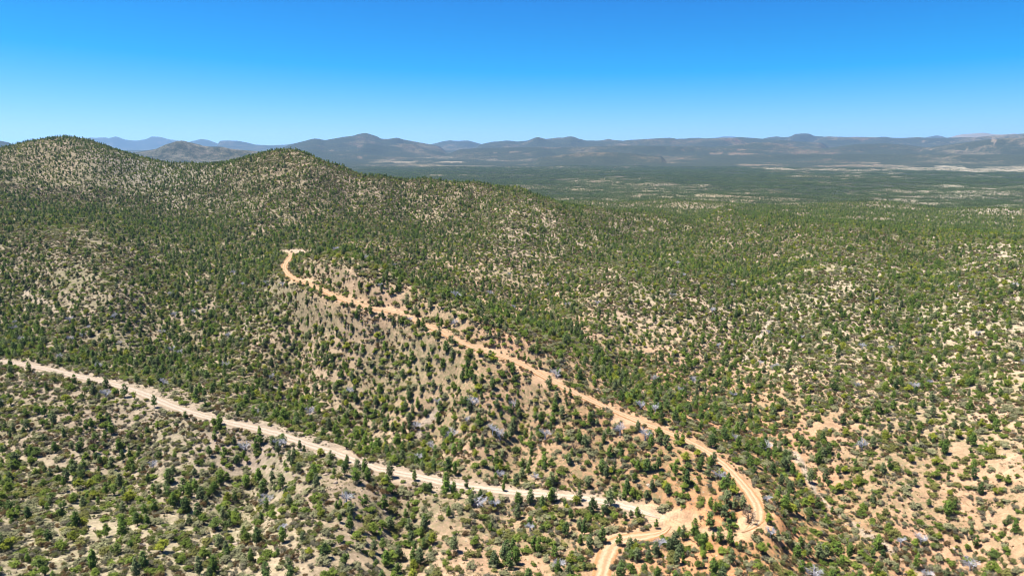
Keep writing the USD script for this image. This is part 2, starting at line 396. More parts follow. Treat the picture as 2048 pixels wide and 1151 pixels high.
def bare_ground(x, y, u, v):
    """(how bare the soil is, its index in line_pts) at points of the land"""
    d, k = line_tree.query(np.stack([x, y], 1), distance_upper_bound=15)
    k = np.where(np.isfinite(d), k, 0)
    n = meshkit.fbm(np.stack([x, y, 0 * x], -1) / 7.0, 3, 111) - 0.5
    on = np.where(np.isfinite(d), 1 - smooth01(d + 3.0 * n, line_pts[k, 2] * 0.7, line_pts[k, 2] * 1.5), 0)
    pad = np.zeros(len(x))
    for cu, cv, a, b in PADS:
        pad = np.maximum(pad, 1 - smooth01(np.hypot((u - cu) / a, (v - cv) / b) + 0.9 * n, 0.65, 1.05))
    return on, k, np.where(np.hypot(x, y) < 800, pad, 0)


# ------------------------------------------------------------------ what the ground carries
P = np.stack([gx, gy, gz], 1)
gu, gv = project(P)
gu = np.where(gy > 1, gu, 5000.0)

DENSITY = [  # place in the view, how thick the trees stand, how yellow-green they are
    (100, 650, .95, .35), (300, 680, .95, .4), (500, 720, .9, .4), (620, 790, .95, .5), (250, 600, .75, .35), (400, 620, .78, .3), (760, 840, .8, .5), (480, 640, .72, .35),
    (660, 490, .75, .4), (560, 440, .68, .2), (700, 560, .75, .45), (850, 570, .78, .5), (1000, 610, .75, .5), (1120, 680, .85, .5), (500, 380, .62, .15), (350, 380, .68, .15), (800, 470, .65, .25),
    (900, 400, .48, .3), (700, 360, .5, .15), (570, 320, .50, .1), (120, 300, .52, .1), (50, 380, .56, .15), (150, 450, .5, .2), (300, 500, .58, .2), (100, 540, .58, .25), (0, 330, .54, .1),
    (1300, 760, .75, .5), (1450, 820, .8, .6), (1550, 900, .8, .65), (1250, 560, .55, .6), (1230, 620, .45, .6), (1000, 465, .5, .6), (1100, 500, .58, .6), (1350, 480, .62, .55), (1450, 420, .6, .6),
    (1600, 480, .6, .6), (1750, 520, .6, .65), (1900, 480, .62, .6), (2000, 520, .5, .7), (1550, 560, .7, .6), (1700, 620, .65, .65), (1850, 640, .65, .6), (2000, 650, .55, .65), (1500, 680, .6, .6),
    (1650, 740, .65, .6), (1800, 780, .6, .6), (1950, 780, .6, .65), (1600, 830, .6, .55), (1750, 900, .58, .6), (1900, 950, .62, .6), (2030, 900, .58, .6), (1800, 1050, .58, .55), (2000, 1080, .58, .55),
    (1650, 1050, .6, .6), (1550, 1130, .8, .55), (1420, 1000, .9, .5), (1400, 930, .95, .5), (1250, 930, 1.05, .45), (1150, 850, 1.05, .45), (1000, 850, 1.15, .5), (900, 740, 1.1, .5), (820, 720, 1.2, .5), (620, 620, 1.15, .4), (700, 650, 1.3, .45), (780, 680, 1.3, .5), (860, 715, 1.3, .5), (950, 760, 1.2, .5), (1050, 800, 1.15, .5), (680, 680, 1.25, .45),
    (1000, 920, .65, .5), (900, 900, .65, .45), (120, 800, .45, .35), (250, 850, .6, .3), (400, 870, .55, .3), (550, 900, .75, .35), (700, 960, .7, .35), (100, 950, .75, .4), (300, 970, .7, .45), (550, 1020, .65, .4),
    (850, 1040, .7, .35), (1050, 1080, .6, .45), (950, 1140, .6, .5), (700, 1120, .55, .45), (450, 1120, .5, .5), (150, 1080, .42, .5), (40, 1130, .35, .5), (300, 1140, .45, .5), (1350, 1110, .85, .5), (1180, 1050, .65, .5),
    (1000, 360, .65, .2), (1200, 380, .6, .2), (1500, 390, .6, .25), (1800, 420, .6, .25), (2000, 400, .6, .25), (800, 335, .75, .1), (1200, 340, .7, .15), (1700, 360, .65, .2),
]
_d = np.array(DENSITY)
_dt = cKDTree(_d[:, :2] * [1, 1.6])


def stand(u, v):
    """(density, yellowness) where a point lies"""
    q = np.stack([np.clip(u, 0, 2048), np.clip(v, 300, 1151) * 1.6], -1)
    dd, ii = _dt.query(q, k=5)
    w = 1 / (dd + 25.0) ** 2
    w /= w.sum(-1, keepdims=True)
    return (w * _d[ii, 2]).sum(-1), (w * _d[ii, 3]).sum(-1)


from scipy.ndimage import gaussian_filter
_g = gz.reshape(NR, NA)
g_relief = _g - gaussian_filter(_g, (9, 34), mode="nearest")


def hollow(x, y):
    """how far a place lies below the land round it, relative to what is usual at its distance"""
    r, a = np.hypot(x, y), np.arctan2(x, y)
    i = np.clip(np.searchsorted(rad, r), 0, NR - 1)
    j = np.clip(np.searchsorted(az, a), 0, NA - 1)
    return np.clip(-g_relief[i, j] / np.clip(0.006 * r, 0.8, 6.0), -1, 1)


# pale clearings of the plain: centre and half sizes in the view
CLEARINGS = [(1560, 337, 60, 2.2), (1660, 339, 50, 1.8), (1740, 340, 70, 2.2), (1850, 338, 90, 3.2), (1960, 341, 60, 3.0), (2040, 341, 50, 3.5), (1900, 333, 30, 2.0), (1440, 308, 68, 1.3), (810, 324, 28, 1.5), (850, 321, 30, 1.2),
             (905, 324, 25, 1.2), (720, 314, 6, 2.5), (730, 311, 8, 1.0), (1030, 303, 12, 1.2), (990, 306, 8, 1.5), (1390, 371, 45, 1.6), (1330, 369, 30, 1.3), (1590, 353, 14, 1.5), (1630, 352, 8, 2), (1925, 299, 18, 1.2), (1865, 299, 14, .8),
             (1989, 285, 3, 7), (1985, 279, 2.5, 4), (663, 301, 6, 1.0), (725, 292, 16, 1.5), (1480, 299, 10, .8), (1860, 282, 16, 1.0), (1700, 351, 30, 1.2), (1750, 346, 60, 1.5), (840, 302, 10, .7), (1300, 300, 8, .6)]


def clearing(u, v, x, y):
    q = np.stack([x, y, 0 * x], -1) / 160.0
    n = (meshkit.fbm(q, 3, 31) - 0.5) * 2.2
    best = np.zeros(len(u))
    for cu, cv, a, b in CLEARINGS:
        d2 = ((u - cu) / a) ** 2 + ((v - cv) / b) ** 2
        best = np.maximum(best, np.clip(1.25 - np.sqrt(d2) + n * 0.8, 0, 1))
    return smooth01(best, 0.15, 0.6)


g_r = np.hypot(gx, gy)
q3 = np.stack([gx, gy, 0 * gx], -1)
g_clear = np.where((g_r > 1200) & (gu < 2300) & (gu > -200), clearing(gu, gv, gx, gy), 0)
# soil: pale tan on the left and far, warmer and redder towards the lower right and along the ridge road
SOIL = [(100, 1100, .41, .34, .225), (400, 1100, .41, .335, .22), (100, 800, .37, .29, .205), (500, 920, .36, .285, .215), (800, 1000, .36, .265, .18), (1100, 1050, .41, .27, .17), (1300, 1060, .47, .285, .16), (1500, 1030, .46, .225, .09),
        (1420, 960, .42, .24, .13), (1250, 900, .41, .26, .155), (1050, 800, .40, .27, .17), (850, 720, .41, .31, .195), (700, 650, .41, .315, .20), (740, 620, .46, .31, .20), (1000, 700, .46, .285, .17), (1200, 820, .45, .27, .155), (1800, 1000, .42, .28, .18), (2000, 1000, .43, .295, .185),
        (1700, 900, .40, .28, .18), (1900, 800, .41, .32, .22), (1900, 600, .42, .345, .24), (1600, 600, .41, .335, .23), (1300, 600, .40, .32, .22), (1000, 470, .40, .32, .22), (500, 600, .35, .285, .195), (200, 550, .35, .285, .19), (570, 330, .36, .28, .18),
        (100, 320, .36, .285, .19), (900, 380, .38, .29, .19), (1400, 400, .37, .30, .21), (1700, 300, .30, .20, .15), (1500, 325, .32, .22, .16), (700, 290, .25, .20, .16), (300, 290, .27, .25, .22), (1000, 300, .26, .21, .17), (1900, 340, .46, .41, .32)]
_s = np.array(SOIL)
_st = cKDTree(_s[:, :2] * [1, 1.6])
dd, ii = _st.query(np.stack([np.clip(gu, 0, 2048), np.clip(gv, 270, 1151) * 1.6], -1), k=5)
w = 1 / (dd + 30.0) ** 2
w /= w.sum(-1, keepdims=True)
soil = (w[..., None] * _s[ii, 2:]).sum(1)
soil = soil * (1 - 0.22 * smooth01(g_r, 1300, 2200))[:, None]
red = (smooth01(gu, 900, 1500) * smooth01(gv, 560, 850))[:, None]
soil = soil * (1 - red) + soil * np.array([1.02, .96, .93]) * red
pale = np.array([.27, .24, .18])
g_clear = g_clear * np.clip(0.25 + 1.3 * meshkit.fbm(q3 / 45.0, 4, 33), 0, 1) * (1 - 0.6 * smooth01(g_r, 4500, 6500))
soil = soil * (1 - g_clear[:, None]) + pale * g_clear[:, None]
# freshly graded soil beside the roads
ridge_line = road_lines["ridge"][0]
bare = 1 - smooth01(g_road, 0.8, 3.0 + 3.5 * meshkit.noise(q3 / 9.0, 41))
soil = soil * (1 - bare[:, None] * 0.7) + np.where(g_pale_road[:, None] > 0, [.41, .33, .245], [.43, .285, .17]) * bare[:, None] * 0.7
g_on, g_k, g_pad = bare_ground(gx, gy, gu, gv)
soil = soil * (1 - g_pad[:, None] * 0.7) + np.array([.50, .34, .21]) * g_pad[:, None] * 0.7
soil = soil * (1 - g_on[:, None]) + line_pts[g_k, 3:] * g_on[:, None]
g_cover = (0.76 * smooth01(g_r, 1150, 1700) + 0.24 * smooth01(g_r, 1700, 4200)) * (1 - g_clear)
g_cover *= np.clip(0.66 + 0.9 * (meshkit.fbm(q3 / 380.0, 4, 51) - 0.5) * np.where(gw >= 0, 0.45, 1.0) - 0.06 * (gw >= 0), 0.50, 0.95)
soil = np.where(((gw >= 0) & (gw != 13))[:, None], soil * [.62, .56, .54], soil)
g_cover = np.where(gw == 13, np.minimum(g_cover, 0.53), g_cover)
g_cover = np.where(gw == 11, g_cover * 0.25, g_cover)
g_scrub = np.clip(0.8 * smooth01(meshkit.fbm(q3 / 16.0, 4, 61), 0.30, 0.58), 0, 1) * smooth01(g_road, 1.0, 5.0) * (1 - g_clear) * (1 - g_pad) * (1 - g_on)

usdkit.material(stage, "/World/Looks/ground", {
    "soil": ("attribute", {"attribute": "soil"}),
    "cov": ("attribute", {"attribute": "cover"}),
    "scr": ("attribute", {"attribute": "scrub"}),
    "g": ("geometry", {}),
    "n1": ("noise_texture", {"scale": 0.35, "detail": 6.0, "roughness": 0.65}),
    "n2": ("noise_texture", {"scale": 2.2, "detail": 4.0, "roughness": 0.7}),
    "n3": ("noise_texture", {"scale": 0.03, "detail": 4.0, "roughness": 0.6}),
    "r1": ("map_range", {"from_min": 0.3, "from_max": 0.7, "to_min": 0.62, "to_max": 1.28}),
    "r2": ("map_range", {"from_min": 0.3, "from_max": 0.7, "to_min": 0.78, "to_max": 1.18}),
    "r3": ("map_range", {"from_min": 0.3, "from_max": 0.7, "to_min": 0.9, "to_max": 1.1}),
    "m1": ("math", {"math_type": "multiply"}),
    "m2": ("math", {"math_type": "multiply"}),
    "tone": ("combine_xyz", {}),
    "c1": ("mix_color", {"blend_type": "multiply", "fac": 1.0}),
    # dry grass and small green plants between the bushes
    "ng": ("noise_texture", {"scale": 0.9, "detail": 5.0, "roughness": 0.75}),
    "rg": ("map_range", {"from_min": 0.42, "from_max": 0.58, "to_min": 0.0, "to_max": 0.85, "clamp": True}),
    "mg": ("math", {"math_type": "multiply"}),
    "gcol": ("rgb_ramp", {"ramp": [(0.3, (.185, .17, .09)), (0.5, (.115, .125, .055)), (0.7, (.20, .18, .105))]}),
    "c2": ("mix_color", {"blend_type": "mix"}),
    # woodland too far away to tell the trees apart
    "nw": ("noise_texture", {"scale": 0.045, "detail": 5.0, "roughness": 0.8}),
    "nw2": ("noise_texture", {"scale": 0.013, "detail": 6.0, "roughness": 0.75}),
    "nwm": ("mix_float", {"fac": 0.5}),
    "addw": ("math", {"math_type": "add"}),
    "rw": ("map_range", {"from_min": 0.93, "from_max": 1.07, "to_min": 0.0, "to_max": 1.0, "clamp": True}),
    "wcol": ("rgb_ramp", {"ramp": [(0.3, (.026, .034, .023)), (0.6, (.040, .046, .029)), (0.8, (.066, .062, .040))]}),
    "c3": ("mix_color", {"blend_type": "mix"}),
    "bmp": ("bump", {"strength": 0.6, "distance": 0.25}),
    "p": ("diffuse_bsdf", {"roughness": 0.6}),
}, [("g.position", "n1.vector"), ("g.position", "n2.vector"), ("g.position", "n3.vector"), ("g.position", "ng.vector"), ("g.position", "nw.vector"),
    ("n1.fac", "r1.value"), ("n2.fac", "r2.value"), ("n3.fac", "r3.value"), ("r1.result", "m1.value1"), ("r2.result", "m1.value2"), ("m1.value", "m2.value1"), ("r3.result", "m2.value2"),
    ("m2.value", "tone.x"), ("m2.value", "tone.y"), ("m2.value", "tone.z"), ("soil.color", "c1.a"), ("tone.vector", "c1.b"),
    ("ng.fac", "rg.value"), ("rg.result", "mg.value1"), ("scr.fac", "mg.value2"), ("mg.value", "c2.fac"), ("n2.fac", "gcol.fac"), ("c1.result", "c2.a"), ("gcol.color", "c2.b"),
    ("g.position", "nw2.vector"), ("nw.fac", "nwm.a"), ("nw2.fac", "nwm.b"), ("nwm.result", "addw.value1"), ("cov.fac", "addw.value2"), ("addw.value", "rw.value"), ("rw.result", "c3.fac"), ("n1.fac", "wcol.fac"), ("c2.result", "c3.a"), ("wcol.color", "c3.b"),
    ("n2.fac", "bmp.height"), ("bmp.normal", "p.normal"), ("c3.result", "p.color")], surface="p.BSDF")

soil = soil * 0.76

# normals of the whole land, then one mesh for each piece of it
G = P.reshape(NR, NA, 3)
da, dr = np.gradient(G, axis=1), np.gradient(G, axis=0)
N = np.cross(dr, da).reshape(-1, 3)
N /= np.linalg.norm(N, axis=1, keepdims=True) + 1e-12
N *= np.sign(N[:, 2:])
i, j = np.meshgrid(np.arange(NR - 1), np.arange(NA - 1), indexing="ij")
a = (i * NA + j).ravel()
quads = np.stack([a, a + 1, a + NA + 1, a + NA], 1)
# which piece of the land: 0 ground, 1 round hill, 2 hill with the shoulder, 3 far plain, 4+ the distant ranges
az_deg = np.degrees(np.arctan2(gx, gy))
piece = np.zeros(len(gx), int)
crest1 = np.hypot(gx - at_range(120, 270, 1250)[0], (gy - at_range(120, 270, 1250)[1]) * 0.8)
c2a, c2b = at_range(570, 292, 820)[:2], at_range(1150, 405, 705)[:2]
seg = c2b - c2a
ts = np.clip(((gx - c2a[0]) * seg[0] + (gy - c2a[1]) * seg[1]) / (seg @ seg), 0, 1)
crest2 = np.hypot(gx - c2a[0] - ts * seg[0], gy - c2a[1] - ts * seg[1])
wob = 40 * (meshkit.noise(q3 / 130.0, 71) - 0.5)
piece[(crest1 + wob < 330)] = 1
piece[(crest2 + wob < 150 - 70 * ts) & (piece == 0)] = 2
piece[(g_r > 1350) & (piece == 0)] = 3
piece = np.where((gw >= 0), 4 + gw, piece)
fp = piece[quads[:, 0]]
GROUND_NAMES = {0: ("ground", "dry tan hills and valleys between the trees on both sides of the dirt roads", "ground"),
                1: ("hill", "round hill dotted with small trees, highest at the left", "hill"),
                2: ("hill", "pointed brown hill with a long shoulder falling to the right", "hill"),
                3: ("plain", "wide wooded plain with pale grass clearings behind the hills", "plain")}


def land_piece(faces, name, label, cat):
    keep = np.unique(faces)
    new = np.zeros(len(gx), np.int64)
    new[keep] = np.arange(len(keep))
    prim = raw_mesh("/World/" + numbered(name), P[keep], new[faces], "/World/Looks/ground", N[keep],
                    {"soil": soil[keep]}, {"cover": g_cover[keep], "scrub": g_scrub[keep]})
    tell(prim, label, cat, kind="structure")


for k in range(4 + len(RANGES)):
    faces = quads[fp == k]
    if len(faces) == 0:
        continue
    name, label, cat = GROUND_NAMES[k] if k < 4 else (RANGES[k - 4][0], RANGES[k - 4][1], RANGES[k - 4][0])
    land_piece(faces, name, label, cat)

# road surfaces
for nm, col1, col2, col3 in (("road_pale", (.345, .275, .205), (.41, .335, .26), (.29, .225, .155)), ("road_red", (.33, .22, .125), (.39, .28, .18), (.305, .165, .078))):
    usdkit.material(stage, "/World/Looks/" + nm, {
        "uv": ("attribute", {"attribute": "across"}),
        "g": ("geometry", {}),
        "n": ("noise_texture", {"scale": 0.5, "detail": 6.0, "roughness": 0.7}),
        "n2": ("noise_texture", {"scale": 3.0, "detail": 4.0, "roughness": 0.7}),
        "jit": ("math", {"math_type": "multiply_add", "value2": 0.34, "value3": -0.17}),
        "u": ("math", {"math_type": "add"}),
        "ramp": ("rgb_ramp", {"ramp": [(0.0, col3), (0.16, col3), (0.24, col1), (0.30, col2), (0.37, col2), (0.44, col1), (0.5, tuple(0.88 * x for x in col1)), (0.56, col1), (0.63, col2), (0.70, col2), (0.76, col1), (0.84, col3), (1.0, col3)]}),
        "r": ("map_range", {"from_min": 0.3, "from_max": 0.7, "to_min": 0.74, "to_max": 1.16}),
        "t": ("combine_xyz", {}),
        "c": ("mix_color", {"blend_type": "multiply", "fac": 1.0}),
        "bmp": ("bump", {"strength": 0.4, "distance": 0.08}),
        "p": ("diffuse_bsdf", {"roughness": 0.7}),
    }, [("g.position", "n.vector"), ("g.position", "n2.vector"), ("n.fac", "jit.value1"), ("uv.fac", "u.value1"), ("jit.value", "u.value2"), ("u.value", "ramp.fac"),
        ("n2.fac", "r.value"), ("r.result", "t.x"), ("r.result", "t.y"), ("r.result", "t.z"), ("ramp.color", "c.a"), ("t.vector", "c.b"), ("n2.fac", "bmp.height"), ("bmp.normal", "p.normal"), ("c.result", "p.color")], surface="p.BSDF")

ROAD_LABELS = {"lower": ("road_pale", "pale graded dirt road curving across the slope from the left edge"),
               "ridge": ("road_red", "tan dirt road climbing the ridge and ending at a bend"),
               "spur": ("road_red", "short sandy track joining the fork from the bottom edge")}
for name, (line, width) in road_lines.items():
    tan = np.gradient(line[:, :2], axis=0)
    tan /= np.linalg.norm(tan, axis=1, keepdims=True)
    side = np.stack([tan[:, 1], -tan[:, 0]], 1)
    s = np.arange(len(line)) * 1.0
    q = np.stack([line[:, 0], line[:, 1], 0 * s], 1)
    wl = width / 2 * (0.85 + 0.45 * meshkit.noise(q / 11.0, 81))
    wr = width / 2 * (0.85 + 0.45 * meshkit.noise(q / 11.0, 82))
    end = np.clip(np.minimum(s, s[-1] - s) / 9.0, 0.15, 1) if name != "spur" else np.clip((s[-1] - s) / 9.0, 0.15, 1)
    wl, wr = wl * end, wr * end
    cols = np.array([-1.3, -1.0, -0.6, -0.42, -0.2, 0, 0.2, 0.42, 0.6, 1.0, 1.3])
    dz = np.array([-0.30, -0.05, 0.0, -0.05, 0.0, 0.03, 0.0, -0.05, 0.0, -0.05, -0.30])
    wob = 0.06 * (meshkit.noise(np.repeat(q[:, None], len(cols), 1) * 0.8 + np.arange(len(cols))[None, :, None] * 3.1, 83) - 0.5)
    off = np.where(cols[None] < 0, wl[:, None] * cols[None], wr[:, None] * cols[None])
    zoff = {"lower": 0.0, "ridge": 0.004, "spur": -0.004}[name]
    v = np.stack([line[:, 0:1] + off * side[:, 0:1], line[:, 1:2] + off * side[:, 1:2], line[:, 2:3] + dz[None] + wob + zoff], -1)
    n, c = len(line), len(cols)
    i, j = np.meshgrid(np.arange(n - 1), np.arange(c - 1), indexing="ij")
    a = (i * c + j).ravel()
    prim = raw_mesh("/World/" + numbered("dirt_road"), v.reshape(-1, 3), np.stack([a, a + 1, a + c + 1, a + c], 1), "/World/Looks/" + ROAD_LABELS[name][0],
                    floats={"across": np.broadcast_to((cols / 1.3 + 1) / 2, (n, c)).ravel()})
    tell(prim, ROAD_LABELS[name][1], "road", kind="structure")

# ------------------------------------------------------------------ haze
if HAZE:
    usdkit.material(stage, "/World/Looks/haze", {"v": ("principled_volume", {"color": (0.36, 0.64, 1.0), "density": HAZE_DENSITY, "anisotropy": 0.2})}, volume="v.volume")
    hz = np.array([[x, y, z] for x in (-45000, 45000) for y in (-45000, 45000) for z in (float(P[:, 2].min()) - 2.0, float(P[:, 2].max()) + 12.0)], float)
    hf = np.array([[0, 1, 3, 2], [4, 6, 7, 5], [0, 4, 5, 1], [2, 3, 7, 6], [0, 2, 6, 4], [1, 5, 7, 3]])
    prim = raw_mesh("/World/haze", hz, hf, "/World/Looks/haze")
    tell(prim, "thin blue summer haze over the distant plain", "haze", kind="stuff")

# ------------------------------------------------------------------ plants: shapes


def tube(p, r, sides=5):
    p = np.asarray(p, float)
    r = np.broadcast_to(r, len(p))
    t = np.gradient(p, axis=0)
    t /= np.linalg.norm(t, axis=1, keepdims=True) + 1e-12
    a = np.cross(t, np.where(np.abs(t[:, 2:]) < 0.9, [0, 0, 1.0], [1.0, 0, 0]))
    a /= np.linalg.norm(a, axis=1, keepdims=True) + 1e-12
    b = np.cross(t, a)
    ang = np.arange(sides) * 2 * np.pi / sides
    v = p[:, None] + r[:, None, None] * (np.cos(ang)[None, :, None] * a[:, None] + np.sin(ang)[None, :, None] * b[:, None])
    i, j = np.meshgrid(np.arange(len(p) - 1), np.arange(sides), indexing="ij")
    q = np.stack([i * sides + j, i * sides + (j + 1) % sides, (i + 1) * sides + (j + 1) % sides, (i + 1) * sides + j], -1).reshape(-1, 4)
    return v.reshape(-1, 3), np.vstack([q[:, [0, 1, 2]], q[:, [0, 2, 3]]])


def join(parts):
    vs, fs, n = [], [], 0
    for v, f in parts:
        vs.append(v); fs.append(f + n); n += len(v)
    return np.vstack(vs), np.vstack(fs)


def sprays(centres, spread, n, size, g, middle, up=0.65, loose=0.4):
    """leaf sprays: small blades round each centre, facing outwards and up more or less"""
    c = np.repeat(centres, n, 0) + g.normal(0, 1, (len(centres) * n, 3)) * np.repeat(spread, n, 0)
    m = len(c)
    out = c - middle
    out /= np.linalg.norm(out, axis=1, keepdims=True) + 1e-9
    own = (c - np.repeat(centres, n, 0)) / np.repeat(spread, n, 0)
    own /= np.linalg.norm(own, axis=1, keepdims=True) + 1e-9
    out = 0.6 * out + 0.8 * own
    out[:, 2] += up
    out /= np.linalg.norm(out, axis=1, keepdims=True) + 1e-9
    nn = out + g.normal(0, loose, (m, 3))
    nn /= np.linalg.norm(nn, axis=1, keepdims=True)
    d1 = np.cross(nn, g.normal(0, 1, (m, 3)))
    d1 /= np.linalg.norm(d1, axis=1, keepdims=True)
    d2 = np.cross(nn, d1)
    s = size * g.uniform(0.7, 1.35, (m, 1))
    v = np.stack([c - d1 * s, c - d2 * s * 0.6, c + d1 * s, c + d2 * s * 0.6], 1).reshape(-1, 3)
    v[:, :] += 0
    a = np.arange(m) * 4
    f = np.vstack([np.stack([a, a + 1, a + 2], 1), np.stack([a, a + 2, a + 3], 1)])
    fn = np.cross(v[f[:m, 1]] - v[f[:m, 0]], v[f[:m, 2]] - v[f[:m, 0]])
    flip = np.tile((fn * nn).sum(1) < 0, 2)
    f[flip] = f[flip][:, [0, 2, 1]]
    return v, f


def pinyon(g, fine):
    h = 1.0
    lean = g.normal(0, 0.03, 2)
    n_lv = g.integers(7, 10)
    wide = g.uniform(0.22, 0.31)
    low = g.uniform(0.14, 0.26)
    cs, sp, limbs = [], [], []
    for k in range(n_lv):
        t = (k + 0.3) / n_lv
        z = low + (h - low) * t
        r = wide * min(1.0, (t + 0.25) * 2.2) * (1 - t) ** 0.55 * g.uniform(0.75, 1.2)
        m = max(2, int(6 * (1 - 0.55 * t)))
        a0 = g.uniform(0, 6.28)
        for q in range(m):
            if g.uniform() < 0.14 and t < 0.8:
                continue
            a = a0 + q * 6.28 / m + g.normal(0, 0.3)
            rr = r * g.uniform(0.55, 1.15)
            c = np.array([lean[0] * z + rr * math.cos(a), lean[1] * z + rr * math.sin(a), z + g.normal(0, 0.03)])
            cs.append(c); sp.append([0.062, 0.062, 0.045])
            if rr > 0.1:
                limbs.append(tube([[lean[0] * z, lean[1] * z, z - 0.06], c], [0.012, 0.004], 3))
    cs.append([lean[0], lean[1], h - 0.03]); sp.append([0.03, 0.03, 0.05])
    crown = sprays(np.array(cs), np.array(sp), 26 if fine else 9, 0.045 if fine else 0.082, g, np.array([0, 0, 0.5]))
    zt = np.linspace(-0.06, 0.93, 6)
    trunk = tube(np.stack([lean[0] * zt + g.normal(0, .006, 6), lean[1] * zt + g.normal(0, .006, 6), zt], 1), np.linspace(0.032, 0.006, 6), 6)
    return {"trunk": join([trunk] + limbs) if fine else trunk, "crown": crown}


def juniper(g, fine):
    cs, sp, limbs = [], [], []
    wide = g.uniform(0.40, 0.52)
    lobes = g.integers(5, 9)
    for k in range(lobes):
        a = k * 6.28 / lobes + g.normal(0, 0.35)
        rr = wide * g.uniform(0.25, 0.7)
        top = g.uniform(0.55, 0.92)
        lc = np.array([rr * math.cos(a), rr * math.sin(a), top * 0.62])
        limbs.append(tube([[0, 0, -0.03], lc * [0.5, 0.5, 0.55], lc], [0.03, 0.02, 0.006], 4))
        for q in range(9):
            d = g.normal(0, 1, 3); d[2] = abs(d[2]) * 0.9 - 0.25
            d /= np.linalg.norm(d)
            cs.append(lc + d * np.array([0.19, 0.19, top * 0.36]))
            sp.append([0.055, 0.055, 0.05])
    for q in range(8):
        a, rr = g.uniform(0, 6.28), wide * 0.3 * g.uniform(0, 1)
        cs.append([rr * math.cos(a), rr * math.sin(a), g.uniform(0.75, 0.95)]); sp.append([0.07, 0.07, 0.05])
    crown = sprays(np.array(cs), np.array(sp), 17 if fine else 5, 0.045 if fine else 0.088, g, np.array([0, 0, 0.35]))
    trunk = tube([[0, 0, -0.06], [0.01, 0, 0.2], [0.03, 0.02, 0.55]], [0.06, 0.045, 0.015], 6)
    return {"trunk": join([trunk] + limbs) if fine else trunk, "crown": crown}


def oak(g, fine):
    cs, sp, stems = [], [], []
    for k in range(g.integers(4, 8)):
        a, rr = g.uniform(0, 6.28), 0.55 * math.sqrt(g.uniform(0, 1))
        s = g.uniform(0.28, 0.45)
        top = g.uniform(0.6, 1.0)
        lc = np.array([rr * math.cos(a), rr * math.sin(a), top - s * 0.9])
        stems.append(tube([[rr * .3 * math.cos(a), rr * .3 * math.sin(a), -0.04], lc], [0.025, 0.01], 4))
        for q in range(11):
            d = g.normal(0, 1, 3); d[2] = abs(d[2]) - 0.4
            d /= np.linalg.norm(d)
            cs.append(lc + d * s * np.array([0.9, 0.9, 0.8])); sp.append([0.09, 0.09, 0.07])
    crown = sprays(np.array(cs), np.array(sp), 14 if fine else 4, 0.075 if fine else 0.14, g, np.array([0, 0, 0.2]))
    return {"stem": join(stems), "foliage": crown}


def shrub(g, fine):
    cs, sp, stems = [], [], []
    n = g.integers(10, 16)
    for k in range(n):
        a, rr = g.uniform(0, 6.28), 0.7 * math.sqrt(g.uniform(0.02, 1))
        z = g.uniform(0.5, 1.0) * (1 - 0.45 * rr)
        c = np.array([rr * math.cos(a), rr * math.sin(a), z])
        stems.append(tube([[0.2 * c[0], 0.2 * c[1], -0.05], c], [0.022, 0.008], 3))
        for q in range(3):
            cs.append(c + g.normal(0, 0.1, 3) * [1, 1, 0.6]); sp.append([0.11, 0.11, 0.10])
    crown = sprays(np.array(cs), np.array(sp), 15 if fine else 5, 0.075 if fine else 0.14, g, np.array([0, 0, 0.0]), 0.6, 0.8)
    return {"stem": join(stems), "foliage": crown}


def dead(g, fine):
    parts = []
    trunk = tube([[0, 0, -0.05], [g.normal(0, .02), g.normal(0, .02), 0.3], [g.normal(0, .05), g.normal(0, .05), 0.62]], [0.045, 0.034, 0.018], 6)

    def grow(p, d, ln, r, lv):
        q = p + d * ln
        mid = (p + q) / 2 + g.normal(0, ln * 0.06, 3)
        parts.append(tube([p, mid, q], [r, r * 0.8, r * 0.6], 3))
        if lv == 0:
            return
        for _ in range(4 if lv > 1 else 3):
            d2 = d + g.normal(0, 0.55, 3); d2[2] += 0.12
            grow(p + (q - p) * g.uniform(0.4, 1.0), d2 / np.linalg.norm(d2), ln * g.uniform(0.5, 0.75), r * 0.55, lv - 1)
    for k in range(8 if fine else 6):
        a = k * 0.9 + g.normal(0, 0.3)
        d = np.array([math.cos(a) * 0.8, math.sin(a) * 0.8, g.uniform(0.35, 1.0)])
        grow(np.array([0, 0, g.uniform(0.15, 0.55)]), d / np.linalg.norm(d), g.uniform(0.25, 0.38), 0.026, 3 if fine else 2)
    return {"trunk": trunk, "branches": join(parts)}


def rock(g):
    import trimesh
    m = trimesh.creation.icosphere(1, 1.0)
    v = np.array(m.vertices)
    v *= (1 + 0.35 * (meshkit.noise(v * 1.3 + g.uniform(0, 50, 3), 3) - 0.5))[:, None]
    for _ in range(5):
        d = g.normal(0, 1, 3); d /= np.linalg.norm(d)
        k = g.uniform(0.6, 0.85)
        s = v @ d
        v -= np.maximum(s - k, 0)[:, None] * d
    return v * [1.2, 0.9, 0.6], np.array(m.faces)


# plant materials
def leaf(name, a, b, c, through=0.27):
    usdkit.material(stage, "/World/Looks/" + name, {
        "oi": ("object_info", {}),
        "g": ("geometry", {}),
        "ramp": ("rgb_ramp", {"ramp": [(0.0, a), (0.5, b), (0.78, b), (1.0, c)]}),
        "mix": ("math", {"math_type": "multiply_add", "value2": 0.55}),
        "half": ("math", {"math_type": "multiply", "value2": 0.45}),
        "d": ("diffuse_bsdf", {}),
        "t": ("translucent_bsdf", {}),
        "m": ("mix_closure", {"fac": through}),
    }, [("oi.random", "half.value1"), ("g.random_per_island", "mix.value1"), ("half.value", "mix.value3"), ("mix.value", "ramp.fac"),
        ("ramp.color", "d.color"), ("ramp.color", "t.color"), ("d.BSDF", "m.closure1"), ("t.BSDF", "m.closure2")], surface="m.closure")


